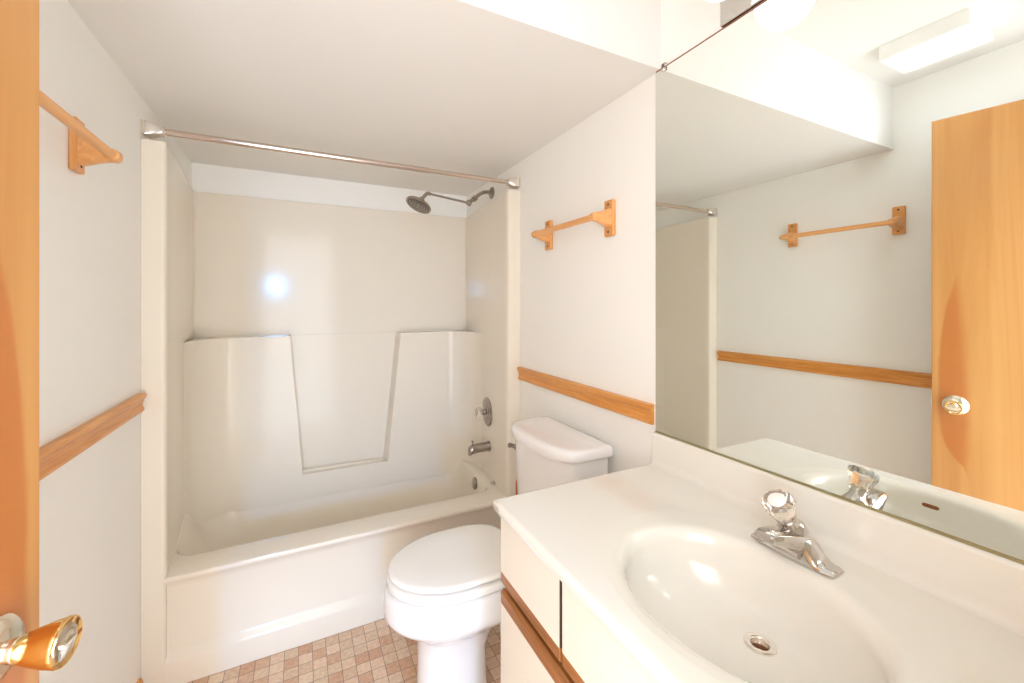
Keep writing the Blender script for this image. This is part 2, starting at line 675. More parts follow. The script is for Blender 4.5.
# little chrome stopper lying on the right ledge of the tub
st = thing('tub_stopper', (1.462, 0.20, TOPZ), 'small chrome stopper on the end ledge of the tub below the spout', 'stopper')
bm = bmesh.new()
lathe(bm, (1.462, 0.20, TOPZ + 0.0005), (0, 0, 1), [(0, 0.019), (0.005, 0.020), (0.009, 0.016), (0.011, 0.006)], 24)
link_mesh('plug', bm, M['chrome'], st)
bm = bmesh.new()
lathe(bm, (1.462, 0.20, TOPZ + 0.011), (0, 0, 1), [(0, 0.004), (0.002, 0.004), (0.003, 0.007), (0.006, 0.006), (0.007, 0.001)], 16)
link_mesh('knob', bm, M['chrome'], st)

# ------------------------------------------------------------------ tub fittings
def panel_x(y):
    return W - side_x(y)


vx = panel_x(0.32)
va = thing('shower_valve', (vx, 0.32, 0.775), 'round nickel shower valve with a clear knob on the tub end wall', 'shower valve')
ax = Vector((-1, 0.0784, 0)).normalized()
bm = bmesh.new()
lathe(bm, (vx, 0.32, 0.775), ax, [(0.0006, 0.082), (0.004, 0.082), (0.008, 0.078), (0.009, 0.062), (0.012, 0.058), (0.012, 0.046), (0.015, 0.043), (0.018, 0.03), (0.018, 0)], 48)
link_mesh('escutcheon', bm, M['nickel'], va)
bm = bmesh.new()
lathe(bm, Vector((vx, 0.32, 0.775)) + ax * 0.017, ax, [(0, 0.02), (0.012, 0.018), (0.014, 0.012), (0.03, 0.012)], 24)
link_mesh('stem', bm, M['nickel'], va)
bm = bmesh.new()
lathe(bm, Vector((vx, 0.32, 0.775)) + ax * 0.034, ax, [(0, 0.018), (0.006, 0.025), (0.022, 0.030), (0.034, 0.026), (0.038, 0.014), (0.038, 0)], 48, flute=8, fd=0.07)
kn = link_mesh('knob', bm, M['crystal'], va)
kn['label'] = 'clear fluted acrylic knob'

sx = panel_x(0.29)
sp = thing('tub_spout', (sx, 0.29, 0.585), 'nickel tub spout with a diverter pin, under the shower valve', 'tub spout')
bm = bmesh.new()
prof = []
rings = []
for d, ry, zt, zb in ((0.0032, 0.030, 0.030, -0.030), (0.006, 0.030, 0.030, -0.030), (0.012, 0.027, 0.027, -0.027), (0.07, 0.026, 0.026, -0.027),
                      (0.105, 0.025, 0.023, -0.030), (0.118, 0.023, 0.019, -0.036), (0.126, 0.018, 0.010, -0.037), (0.128, 0.010, -0.002, -0.037)):
    ring = []
    for k in range(24):
        a = 2 * PI * k / 24
        c, s_ = math.cos(a), math.sin(a)
        zz = (zt + zb) / 2 + (zt - zb) / 2 * s_
        ring.append((sx - d, 0.29 + ry * c, 0.585 + zz))
    rings.append(ring)
loft(bm, rings)
link_mesh('spout', bm, M['nickel'], sp)
bm = bmesh.new()
lathe(bm, (sx - 0.104, 0.29, 0.607), (0, 0, 1), [(0, 0.004), (0.014, 0.004), (0.016, 0.007), (0.021, 0.007), (0.023, 0.003)], 14)
link_mesh('diverter_pin', bm, M['nickel'], sp)

# shower head on a curved arm with a straight extension
sh = thing('shower_spray', (W, 0.36, 2.062), 'nickel rain shower head on a long bent arm above the tub', 'shower head')
bm = bmesh.new()
lathe(bm, (W - 0.0005, 0.36, 2.060), (-1, 0, 0), [(0, 0.036), (0.003, 0.036), (0.010, 0.027), (0.014, 0.013), (0.014, 0)], 28)
link_mesh('wall_flange', bm, M['nickel'], sh)
bm = bmesh.new()
tube(bm, smooth_path([(W - 0.004, 0.36, 2.060), (1.475, 0.35, 2.058), (1.425, 0.325, 2.030), (1.385, 0.305, 1.995), (1.345, 0.292, 1.968)]), 0.0105, 16)
lathe(bm, (1.347, 0.2925, 1.970), (-0.5, 0, 0.3), [(-0.02, 0.010), (-0.018, 0.014), (0.006, 0.014), (0.012, 0.009), (0.014, 0)], 18)
lathe(bm, (1.392, 0.308, 2.001), (-0.70, -0.26, -0.62), [(-0.011, 0.010), (-0.010, 0.0155), (0.010, 0.0155), (0.011, 0.010)], 18)
link_mesh('arm', bm, M['nickel'], sh)
bm = bmesh.new()
tube(bm, [(1.340, 0.292, 1.969), (1.125, 0.29, 1.992)], 0.0062, 14)
link_mesh('extension_arm', bm, M['nickel'], sh)
hn = Vector((-0.45, -0.12, -0.88)).normalized()
hc = Vector((1.066, 0.29, 1.925))
bm = bmesh.new()
tube(bm, smooth_path([(1.130, 0.29, 1.992), (1.112, 0.29, 1.992), (1.098, 0.29, 1.977), tuple(hc - hn * 0.036)]), 0.0095, 14)
lathe(bm, hc - hn * 0.042, hn, [(-0.006, 0.008), (0, 0.015), (0.008, 0.017), (0.016, 0.015), (0.02, 0.01)], 20)
link_mesh('elbow', bm, M['nickel'], sh)
bm = bmesh.new()
lathe(bm, hc, hn, [(-0.030, 0.012), (-0.024, 0.018), (-0.016, 0.045), (-0.010, 0.064), (-0.004, 0.070), (0.004, 0.070), (0.007, 0.066), (0.005, 0.062), (0.005, 0)], 44)
head = link_mesh('head', bm, M['nickel'], sh)
bm = bmesh.new()
a_, u_, v_ = frame(hn)
for rr, cnt in ((0.014, 6), (0.028, 12), (0.042, 18), (0.055, 24)):
    for k in range(cnt):
        t = 2 * PI * k / cnt
        lathe(bm, hc + hn * 0.004 + (u_ * math.cos(t) + v_ * math.sin(t)) * rr, hn, [(0, 0.0036), (0.004, 0.0030), (0.0045, 0)], 6)
noz = link_mesh('nozzle', bm, M['nozzle'], head)
noz['label'] = 'rings of small dark rubber nozzles'
noz['kind'] = 'stuff'

# ------------------------------------------------------------------ shower curtain rod
ry, rz = 0.026, 2.030
rod = thing('shower_rod', (W / 2, ry, rz), 'chrome shower curtain rod spanning the tub from wall to wall', 'curtain rod')
bm = bmesh.new()
tube(bm, [(0.05, ry, rz), (1.045, ry, rz)], 0.0125, 20)
link_mesh('rod_tube', bm, M['rod_steel'], rod)
bm = bmesh.new()
tube(bm, [(1.04, ry, rz), (W - 0.05, ry, rz)], 0.0105, 20)
lathe(bm, (1.040, ry, rz), (1, 0, 0), [(0, 0.0128), (0.005, 0.0132), (0.008, 0.0128), (0.010, 0.0105)], 20)
link_mesh('rod_tube', bm, M['rod_steel'], rod)
for s in (-1, 1):
    bx = 0.0 if s < 0 else W
    bm = bmesh.new()

    def rrect(d, hy, hz, r, n=6):
        pts = []
        for cx_, cz_, a0 in ((hy - r, hz - r, 0), (-hy + r, hz - r, 90), (-hy + r, -hz + r, 180), (hy - r, -hz + r, 270)):
            for k in range(n + 1):
                a = math.radians(a0 + 90 * k / n)
                pts.append((bx - s * d, ry + cx_ + r * math.cos(a), rz + cz_ + r * math.sin(a)))
        return pts
    loft(bm, [rrect(0.0005, 0.030, 0.025, 0.003), rrect(0.006, 0.030, 0.025, 0.003), rrect(0.0065, 0.026, 0.022, 0.003), rrect(0.010, 0.026, 0.022, 0.003),
              rrect(0.011, 0.029, 0.026, 0.005), rrect(0.030, 0.027, 0.024, 0.008), rrect(0.052, 0.019, 0.019, 0.014), rrect(0.058, 0.016, 0.016, 0.0158),
              ])
    lathe(bm, (bx - s * 0.056, ry, rz), (-s, 0, 0), [(0, 0.017), (0.002, 0.020), (0.008, 0.020), (0.010, 0.016), (0.011, 0.0126)], 24)
    link_mesh('end_bracket', bm, M['bright_chrome'], rod, smooth=30)


# ------------------------------------------------------------------ oak towel bars
def towel_bar(side, ya, yb, zb, label, over=(0.022, 0.022), dzp=0.0):
    """Dowel held by two tapered arms, each glued to an upright back plate. side -1: left wall."""
    bx = 0.0 if side < 0 else W
    sg = 1 if side < 0 else -1
    root = thing('towel_bar', (bx, (ya + yb) / 2, zb), label, 'towel bar', 'oak towel bars')
    xo = bx + sg * 0.076
    y0, y1 = min(ya, yb), max(ya, yb)
    for yc in (ya, yb):
        bm = bmesh.new()
        box(bm, min(bx + sg * 0.0005, bx + sg * 0.0165), max(bx + sg * 0.0005, bx + sg * 0.0165), yc - 0.024, yc + 0.024, zb + dzp - 0.066, zb + dzp + 0.066)
        pl = link_mesh('back_plate', bm, M['oak_z'], root, smooth=30, bevel=0.004)
        for dz in (-0.05, 0.05):
            bm = bmesh.new()
            lathe(bm, (bx + sg * 0.0158, yc, zb + dzp + dz), (sg, 0, 0), [(0, 0.0048), (0.0016, 0.0045), (0.0018, 0.002), (0.0012, 0)], 14)
            link_mesh('screw', bm, M['dark'], pl)
        # arm: tall at the plate, round at the dowel
        bm = bmesh.new()
        rings = []
        for d, hz, hy in ((0.015, 0.036, 0.021), (0.030, 0.030, 0.0195), (0.050, 0.0225, 0.018), (0.066, 0.018, 0.017), (0.078, 0.0165, 0.016), (0.088, 0.013, 0.0145), (0.093, 0.008, 0.012)):
            ring = []
            for k in range(24):
                a = 2 * PI * k / 24
                c, s_ = math.cos(a), math.sin(a)
                e = 0.5
                ring.append((bx + sg * d, yc + hy * math.copysign(abs(c) ** e, c), zb + hz * math.copysign(abs(s_) ** e, s_)))
            rings.append(ring)
        loft(bm, rings)
        link_mesh('arm', bm, M['oak_bar'], root, smooth=50)
    bm = bmesh.new()
    lathe(bm, (xo, y0 - over[0], zb), (0, 1, 0), [(0, 0.003), (0.0015, 0.009), (0.005, 0.0115), (y1 - y0 + sum(over) - 0.005, 0.0115), (y1 - y0 + sum(over) - 0.0015, 0.009), (y1 - y0 + sum(over), 0.003)], 24)
    link_mesh('dowel', bm, M['oak_bar'], root)
    return root


towel_bar(-1, -0.975, -0.497, 1.780, 'oak towel bar high on the left wall, partly hidden by the door', (0.022, 0.034), 0.014)
towel_bar(1, -0.715, -0.293, 1.712, 'oak towel bar on the right wall, above the toilet', (0.018, 0.024))

# ------------------------------------------------------------------ toilet
TY = -0.488
toilet = thing('toilet', (1.06, TY, 0), 'white toilet with closed lid between the tub and the vanity', 'toilet')


def egg(cx, cy, af, ab, b, z, n=64, ef=2.0, eb=2.0):
    """Egg plan: front half (towards -x) and back half with their own lengths."""
    ring = []
    for i in range(n):
        t = 2 * PI * i / n
        c, s = math.cos(t), math.sin(t)
        if c < 0:
            e, a = ef, af
        else:
            e, a = eb, ab
        ring.append((cx + a * math.copysign(abs(c) ** (2 / e), c), cy + b * math.copysign(abs(s) ** (2 / e), s), z))
    return ring


bm = bmesh.new()
loft(bm, [
    egg(0.985, TY, 0.128, 0.130, 0.112, 0.0, eb=2.6),
    egg(0.985, TY, 0.130, 0.130, 0.114, 0.012, eb=2.6),
    egg(0.985, TY, 0.124, 0.128, 0.106, 0.028, eb=2.6),
    egg(0.983, TY, 0.116, 0.126, 0.099, 0.10, eb=2.6),
    egg(0.980, TY, 0.112, 0.130, 0.098, 0.20, eb=2.6),
    egg(0.980, TY, 0.118, 0.170, 0.104, 0.262, eb=2.6),
    egg(0.984, TY, 0.136, 0.240, 0.118, 0.284, eb=2.6),
    egg(0.990, TY, 0.182, 0.330, 0.146, 0.312, eb=2.8),
    egg(0.996, TY, 0.220, 0.400, 0.170, 0.336, eb=3),
    egg(1.000, TY, 0.241, 0.440, 0.184, 0.354, eb=3),
    egg(1.000, TY, 0.246, 0.455, 0.187, 0.366, eb=3.2),
    egg(1.000, TY, 0.246, 0.468, 0.187, 0.380, eb=3.2),
    egg(1.000, TY, 0.242, 0.470, 0.183, 0.430, eb=3.2),
    egg(1.000, TY, 0.238, 0.468, 0.180, 0.440, eb=3.2),
    egg(1.000, TY, 0.228, 0.460, 0.170, 0.4455, eb=3.2),
    egg(1.000, TY, 0.210, 0.440, 0.155, 0.4465, eb=3.2),
])
# trapway block at the back
loft(bm, [egg(1.30, TY, 0.10, 0.14, 0.085, 0.0, 32, 2.6, 2.6), egg(1.30, TY, 0.095, 0.135, 0.080, 0.03, 32, 2.6, 2.6),
          egg(1.29, TY, 0.11, 0.14, 0.080, 0.2, 32, 2.6, 2.6), egg(1.27, TY, 0.14, 0.17, 0.10, 0.36, 32, 2.6, 2.6)])
link_mesh('bowl', bm, M['china'], toilet, smooth=60)

bm = bmesh.new()
SX = 1.0
loft(bm, [egg(SX, TY, 0.200, 0.195, 0.145, 0.4535, eb=3), egg(SX, TY, 0.229, 0.22, 0.175, 0.4535, eb=3.4), egg(SX, TY, 0.235, 0.224, 0.181, 0.456, eb=3.4),
          egg(SX, TY, 0.235, 0.224, 0.181, 0.470, eb=3.4), egg(SX, TY, 0.232, 0.22, 0.178, 0.4755, eb=3.4), egg(SX, TY, 0.222, 0.215, 0.168, 0.4785, eb=3.2), egg(SX, TY, 0.200, 0.20, 0.145, 0.479, eb=3)])
link_mesh('seat', bm, M['seat'], toilet, smooth=60)
bm = bmesh.new()
loft(bm, [egg(SX, TY, 0.200, 0.20, 0.145, 0.4890, eb=3), egg(SX, TY, 0.228, 0.222, 0.174, 0.4890, eb=3.4), egg(SX, TY, 0.2315, 0.226, 0.1775, 0.4920, eb=3.4),
          egg(SX, TY, 0.2315, 0.226, 0.1775, 0.4980, eb=3.4), egg(SX, TY, 0.2285, 0.222, 0.1745, 0.5025, eb=3.4), egg(SX, TY, 0.215, 0.210, 0.163, 0.5055, eb=3.2),
          egg(SX, TY, 0.12, 0.12, 0.090, 0.5075, eb=2.6), egg(SX, TY, 0.02, 0.02, 0.016, 0.505)])
link_mesh('lid', bm, M['seat'], toilet, smooth=60)
for dy in (-0.075, 0.075):
    bm = bmesh.new()
    lathe(bm, (1.240, TY + dy - 0.022, 0.474), (0, 1, 0), [(0, 0.009), (0.003, 0.012), (0.041, 0.012), (0.044, 0.009)], 16)
    box(bm, 1.228, 1.252, TY + dy - 0.02, TY + dy + 0.02, 0.4465, 0.472)
    link_mesh('hinge', bm, M['seat'], toilet, smooth=40, bevel=0.002)

TYT = -0.528


def tank_ring(hw, xf, xb, z, bow, cr=0.05, n=40):
    """Straight back, bowed front with rounded corners."""
    pts = []
    m = n
    for i in range(m + 1):
        t = -1 + 2 * i / m
        e = 1 - abs(t) ** 2.1 * 0.5
        yy = hw * math.sin(t * PI / 2)
        xx = xf + (1 - math.cos(t * PI / 2) ** 0.62) * (bow + cr)
        pts.append((xx, TYT + yy, z))
    rb = 0.018
    for k in range(6):
        a = PI / 2 * k / 5
        pts.append((xb - rb + rb * math.sin(a), TYT + hw - rb + rb * math.cos(a), z))
    for k in range(6):
        a = PI / 2 * k / 5
        pts.append((xb - rb + rb * math.cos(a), TYT - hw + rb - rb * math.sin(a), z))
    return pts


DZ = 0.017
bm = bmesh.new()
loft(bm, [tank_ring(0.185, 1.312, 1.490, 0.449, 0.03), tank_ring(0.192, 1.304, 1.492, 0.462, 0.03), tank_ring(0.202, 1.296, 1.494, 0.58, 0.035),
          tank_ring(0.213, 1.284, 1.495, 0.80, 0.05), tank_ring(0.213, 1.284, 1.495, 0.838 + DZ, 0.05)])
tank = link_mesh('tank', bm, M['china'], toilet, smooth=50)
bm = bmesh.new()
loft(bm, [tank_ring(0.214, 1.284, 1.496, 0.8385 + DZ, 0.05), tank_ring(0.227, 1.270, 1.503, 0.841 + DZ, 0.06), tank_ring(0.230, 1.268, 1.504, 0.849 + DZ, 0.06),
          tank_ring(0.228, 1.269, 1.504, 0.868 + DZ, 0.06), tank_ring(0.225, 1.272, 1.502, 0.875 + DZ, 0.06), tank_ring(0.219, 1.278, 1.497, 0.8795 + DZ, 0.058),
          tank_ring(0.205, 1.292, 1.485, 0.8815 + DZ, 0.055), tank_ring(0.150, 1.340, 1.44, 0.8825 + DZ, 0.03)])
link_mesh('tank_lid', bm, M['china'], toilet, smooth=60)
# side-mounted flush lever
bm = bmesh.new()
ly = TYT + 0.205
lz = 0.778
lathe(bm, (1.343, ly - 0.004, lz), (0, 1, 0), [(0, 0.015), (0.010, 0.015), (0.014, 0.011), (0.022, 0.009), (0.024, 0.006)], 20)
tube(bm, smooth_path([(1.343, ly + 0.018, lz), (1.336, ly + 0.026, lz + 0.004), (1.324, ly + 0.030, lz + 0.008), (1.310, ly + 0.030, lz + 0.010)], 6),
     [0.0095] * 6 + [0.009] * 6 + [0.0105] * 6 + [0.008], 12)
fl = link_mesh('flush_lever', bm, M['nickel'], toilet, smooth=40)
fl['label'] = 'chrome flush lever'

# wooden stick of a plunger standing between the tank and the tub
pg = thing('plunger', (1.405, -0.200, 0), 'reddish wooden plunger stick standing between the toilet tank and the tub', 'plunger')
bm = bmesh.new()
lathe(bm, (1.405, -0.200, 0.085), (0, 0, 1), [(0, 0.011), (0.47, 0.0105), (0.492, 0.010), (0.501, 0.007), (0.504, 0.001)], 18)
link_mesh('handle', bm, M['red_wood'], pg)
bm = bmesh.new()
lathe(bm, (1.405, -0.200, 0.0005), (0, 0, 1), [(0, 0.062), (0.01, 0.064), (0.03, 0.060), (0.055, 0.044), (0.07, 0.022), (0.085, 0.016), (0.10, 0.016), (0.104, 0.012)], 32)
link_mesh('rubber_cup', bm, M['rubber'], pg)

# ------------------------------------------------------------------ vanity
VX0 = 0.972           # front plane of drawers and doors
VY0, VY1 = -1.962, -0.935
vanity = thing('vanity_cabinet', (1.25, -1.45, 0), 'almond laminate vanity cabinet with oak finger pulls under the sink top', 'cabinet')
bm = bmesh.new()
box(bm, VX0 + 0.019, W - 0.003, VY1 - 0.016, VY1, 0.0, 0.8645)
box(bm, VX0 + 0.019, W - 0.003, VY0, VY0 + 0.016, 0.0, 0.8645)
box(bm, VX0 + 0.020, W - 0.003, VY0 + 0.016, VY1 - 0.016, 0.09, 0.106)
box(bm, W - 0.010, W - 0.003, VY0 + 0.016, VY1 - 0.016, 0.106, 0.8645)
box(bm, VX0 + 0.075, VX0 + 0.09, VY0 + 0.016, VY1 - 0.016, 0.0, 0.09)
link_mesh('carcass', bm, M['laminate'], vanity, smooth=0)
bm = bmesh.new()
box(bm, VX0 + 0.020, VX0 + 0.036, VY0 + 0.016, VY1 - 0.016, 0.835, 0.8645)
box(bm, VX0 + 0.020, VX0 + 0.036, VY0 + 0.016, VY1 - 0.016, 0.640, 0.700)
for yy in (VY0 + 0.04, -1.555, -1.222, VY1 - 0.028):
    box(bm, VX0 + 0.0195, VX0 + 0.036, yy - 0.02, yy + 0.02, 0.09, 0.8645)
ff = link_mesh('face_frame', bm, M['dark'], vanity, smooth=0)
ff['label'] = 'face frame coloured dark for the shade in the gaps'


def pull_profile(x, z0, z1, up):
    """Oak strip with a finger groove: up=True sits along the top of a door."""
    h = z1 - z0
    if up:
        return [(x, z0), (x, z1 - 0.006), (x + 0.007, z1), (x + 0.018, z1), (x + 0.018, z0)]
    return [(x, z1), (x, z0 + 0.008), (x + 0.010, z0), (x + 0.018, z0), (x + 0.018, z1)]


def front(name, ya, yb, z0, z1, strip, up, label=None):
    bm = bmesh.new()
    if up:
        box(bm, VX0, VX0 + 0.018, ya, yb, z0, z1 - strip)
    else:
        box(bm, VX0, VX0 + 0.018, ya, yb, z0 + strip, z1)
    bm.normal_update()
    bmesh.ops.recalc_face_normals(bm, faces=bm.faces[:])
    for q in bm.faces:
        q.material_index = 1 if abs(q.normal.y) > 0.9 else 0  # end faces coloured dark so the gaps between fronts look shaded
    f = link_mesh(name, bm, [M['laminate'], M['dark']], vanity, smooth=30)
    bm = bmesh.new()
    if up:
        prism(bm, pull_profile(VX0, z1 - strip, z1, True), 'y', ya, yb)
    else:
        prism(bm, pull_profile(VX0, z0, z0 + strip, False), 'y', ya, yb)
    q = link_mesh('finger_pull', bm, M['oak_pull'], f, smooth=20, bevel=0.001, segs=2)
    q['label'] = 'oak finger pull strip'
    return f


YA = -0.935
front('drawer', -1.212, YA, 0.672, 0.857, 0.034, False)
front('drawer', -1.565, -1.222, 0.672, 0.857, 0.034, False)
front('drawer', VY0 + 0.004, -1.572, 0.672, 0.857, 0.034, False)
front('door', -1.450, YA, 0.10, 0.658, 0.034, True)
front('door', VY0 + 0.004, -1.457, 0.10, 0.658, 0.034, True)

# integral sink top
TZ = 0.894
top = thing('vanity_sink', (1.235, -1.45, 0.865), 'ivory cultured marble vanity top with an oval moulded sink', 'sink top')
CX0, CX1 = 0.953, W - 0.003
CY0, CY1 = YN + 0.003, -0.931
bcx, bcy = 1.192, -1.436
NB = 160


def rect_ring(ins, z):
    ring = []
    for i in range(NB):
        th = 2 * PI * i / NB
        x, y = ray_rect(bcx, bcy, th, CX0, CX1, CY0, CY1)
        ring.append([x, y, z, th])
    for c in ((CX0, CY0), (CX1, CY0), (CX1, CY1), (CX0, CY1)):
        k = min(range(NB), key=lambda i: (ring[i][0] - c[0]) ** 2 + (ring[i][1] - c[1]) ** 2)
        ring[k][0], ring[k][1] = c
    out = []
    for x, y, z_, th in ring:
        x = min(max(x, CX0 + ins), CX1 - ins)
        y = min(max(y, CY0 + ins), CY1 - ins)
        out.append((x, y, z))
    return out


def ell(cx, cy, a, b, z):
    return [(cx + a * math.cos(math.atan2(math.sin(2 * PI * i / NB) * 1.0, math.cos(2 * PI * i / NB))), cy + b * math.sin(2 * PI * i / NB), z) for i in range(NB)]


DRX, DRY, DRZ = 1.262, -1.438, 0.772
rings = [rect_ring(0.03, 0.8655), rect_ring(0.003, 0.8655), rect_ring(0.0, 0.868), rect_ring(0.0, 0.8885), rect_ring(0.0016, 0.8925), rect_ring(0.005, TZ), rect_ring(0.010, TZ),
         ell(1.215, bcy, 0.232, 0.292, TZ), ell(1.213, bcy, 0.224, 0.284, TZ), ell(1.209, bcy, 0.215, 0.274, TZ - 0.0005), ell(1.205, bcy, 0.209, 0.266, TZ - 0.0011),
         ell(bcx, bcy, 0.192, 0.242, TZ - 0.0015), ell(bcx, bcy, 0.181, 0.230, TZ - 0.0024), ell(bcx, bcy, 0.1735, 0.222, TZ - 0.0056), ell(bcx, bcy, 0.168, 0.216, TZ - 0.0115), ell(bcx, bcy, 0.1645, 0.212, TZ - 0.020), ell(bcx, bcy, 0.162, 0.209, TZ - 0.031)]
a0, b0, z0 = 0.162, 0.209, TZ - 0.031
for k in range(1, 19):
    ph = PI / 2 * k / 18
    t = 1 - math.cos(ph) ** 0.62          # how far the wall has closed in
    r = 1 - t
    a = a0 * r + 0.026 * t
    b = b0 * r + 0.026 * t
    z = z0 - (z0 - DRZ) * math.sin(ph) ** 0.92
    m_ = t ** 1.2
    rings.append(ell(bcx + (DRX - bcx) * m_, bcy + (DRY - bcy) * m_, a, b, z))
rings.append(ell(DRX, DRY, 0.0195, 0.0195, DRZ - 0.03))
bm = bmesh.new()
loft(bm, rings, cap0=False, cap1=True)
link_mesh('sink_top', bm, M['marble'], top, smooth=60)
bm = bmesh.new()
prism(bm, [(1.480, TZ - 0.001), (1.490, TZ + 0.0005), (1.498, TZ + 0.004), (1.5025, TZ + 0.011), (1.504, TZ + 0.020), (1.5045, 0.984), (1.506, 0.9885), (1.511, 0.991), (W - 0.003, 0.991), (W - 0.003, TZ - 0.001)],
      'y', CY0, CY1 - 0.002)
link_mesh('backsplash', bm, M['marble'], top, smooth=50)
bm = bmesh.new()
vs = lathe(bm, (DRX, DRY, DRZ), (0, 0, 1), [(-0.024, 0.0148), (0.001, 0.0150), (0.0032, 0.0165), (0.0036, 0.021), (0.0028, 0.0262), (0.000, 0.0268), (-0.004, 0.024)], 40)
for f in [f for f in bm.faces if len(f.verts) > 4]:
    bm.faces.remove(f)
dr = link_mesh('drain_ring', bm, M['bright_chrome'], top, smooth=60)
dr['label'] = 'worn metal drain ring'
bm = bmesh.new()
lathe(bm, (DRX, DRY, DRZ - 0.026), (0, 0, 1), [(0, 0.0145), (0.006, 0.0145), (0.008, 0.012), (0.007, 0)], 30)
dp = link_mesh('drain_plug', bm, M['rust'], top, smooth=60)
dp['label'] = 'rusty brown drain plug'
# overflow slot in the near wall of the sink
bm = bmesh.new()
sl = []
for i in range(32):
    t = 2 * PI * i / 32
    c, s = math.cos(t), math.sin(t)
    yy = (0.010 if c > 0 else -0.010) * (1 if abs(c) > 1e-6 else 0) + 0.0055 * c
    sl.append((yy, 0.0055 * s))
ox, oy, oz = 1.0315, -1.425, 0.860
nv = Vector((0.975, 0, 0.22))
tv = Vector((-0.22, 0, 0.975))
loft(bm, [[Vector((ox, oy, oz)) + nv * d + Vector((0, 1, 0)) * (p[0] * g) + tv * (p[1] * g * 0.8) for p in sl] for d, g in ((-0.012, 1.1), (0.0010, 1.1), (0.0016, 0.95))])
of = link_mesh('overflow_slot', bm, M['rust'], top, smooth=40)
of['label'] = 'brown overflow slot'

# ------------------------------------------------------------------ faucet
FX, FY = 1.400, -1.420
fc = thing('faucet', (FX, FY, TZ), 'chrome single-handle faucet with clear fluted knob on the sink top', 'faucet')
bm = bmesh.new()
rings = []
nl = 36
for i in range(nl + 1):
    t = -1 + 2 * i / nl
    a = abs(t)
    hw = 0.026 * (1 - a ** 6 * 0.25)
    h = 0.007 + 0.038 * (1 / (1 + math.exp((a - 0.50) / 0.075)))
    if a > 0.985:
        h *= 0.8
    y = FY + t * 0.079
    sec = [(-hw, 0.0005), (-hw, h * 0.45), (-hw * 0.86, h * 0.86), (-hw * 0.55, h * 0.99), (0, h), (hw * 0.55, h * 0.99), (hw * 0.86, h * 0.86), (hw, h * 0.45), (hw, 0.0005)]
    rings.append([(FX + q[0], y, TZ + q[1]) for q in sec])
loft(bm, rings)
link_mesh('base', bm, M['chrome'], fc, smooth=42)
bm = bmesh.new()
rings = []
for x, hw, zb, zt in ((1.412, 0.030, 0.004, 0.046), (1.392, 0.031, 0.004, 0.050), (1.372, 0.030, 0.008, 0.055), (1.352, 0.028, 0.022, 0.060), (1.332, 0.0255, 0.036, 0.064), (1.316, 0.0235, 0.045, 0.0655), (1.306, 0.022, 0.049, 0.064), (1.301, 0.020, 0.051, 0.060)):
    h = zt - zb
    sec = [(-hw * 0.86, zb), (-hw, zb + h * 0.18), (-hw, zb + h * 0.6), (-hw * 0.8, zb + h * 0.92), (-hw * 0.4, zt), (hw * 0.4, zt), (hw * 0.8, zb + h * 0.92), (hw, zb + h * 0.6), (hw, zb + h * 0.18), (hw * 0.86, zb)]
    rings.append([(x, FY + q[0], TZ + q[1]) for q in sec])
loft(bm, rings)
link_mesh('spout', bm, M['chrome'], fc, smooth=25, bevel=0.001, segs=2)
ka = Vector((-0.56, 0.02, 0.83)).normalized()
kb = Vector((1.398, FY + 0.003, TZ + 0.046))
bm = bmesh.new()
lathe(bm, kb, ka, [(-0.006, 0.028), (0.006, 0.027), (0.014, 0.022), (0.022, 0.0165), (0.034, 0.0155), (0.042, 0.0155)], 32)
link_mesh('stem', bm, M['chrome'], fc)
bm = bmesh.new()
lathe(bm, kb + ka * 0.036, ka, [(0, 0.012), (0.0, 0.0185), (0.008, 0.0200), (0.020, 0.0232), (0.032, 0.0280), (0.040, 0.0298), (0.046, 0.0280), (0.0485, 0.021), (0.0485, 0)], 64, flute=10, fd=0.03)
kn = link_mesh('knob', bm, M['crystal'], fc, smooth=50)
kn['label'] = 'clear fluted acrylic knob'
bm = bmesh.new()
lathe(bm, kb + ka * 0.0848, ka, [(0, 0.0165), (0.0015, 0.0165), (0.0028, 0.0145), (0.0032, 0)], 32)
cp = link_mesh('button', bm, M['white'], kn)
cp['label'] = 'white round button'

# ------------------------------------------------------------------ mirror
MZ0, MZ1 = 0.9935, 2.135
MY0, MY1 = YN + 0.004, -0.933
mr = thing('wall_mirror', (W, -1.45, MZ0), 'large frameless wall mirror above the sink top', 'mirror')
bm = bmesh.new()
box(bm, W - 0.0058, W - 0.0008, MY0, MY1, MZ0, MZ1)
bm.faces.ensure_lookup_table()
for f in bm.faces:
    f.material_index = 0 if f.normal.x < -0.5 or f.calc_center_median().x < W - 0.0055 else 1
link_mesh('mirror_glass', bm, [M['mirror'], M['glass_edge']], mr, smooth=0)
bm = bmesh.new()
prism(bm, [(W - 0.0008, MZ0 - 0.0022), (W - 0.0085, MZ0 - 0.0022), (W - 0.0085, MZ0 + 0.0022), (W - 0.0065, MZ0 + 0.0022), (W - 0.0065, MZ0 - 0.0005), (W - 0.0008, MZ0 - 0.0005)], 'y', MY0, MY1)
ch = link_mesh('bottom_channel', bm, M['olive_metal'], mr, smooth=0)
ch['label'] = 'thin olive metal channel along the bottom edge'
bm = bmesh.new()
box(bm, W - 0.0072, W - 0.0005, MY0, MY1 - 0.003, MZ1 + 0.0002, MZ1 + 0.0024)
tcn = link_mesh('top_channel', bm, M['rust'], mr, smooth=0)
tcn['label'] = 'thin brown strip along the top edge'
bm = bmesh.new()
box(bm, W - 0.011, W - 0.0005, -0.976, -0.962, MZ1 - 0.010, MZ1 + 0.012)
lathe(bm, (W - 0.011, -0.969, MZ1 + 0.005), (-1, 0, 0), [(0, 0.004), (0.002, 0.0035), (0.0025, 0)], 12)
cl = link_mesh('clip', bm, M['crystal'], mr, smooth=30, bevel=0.002)
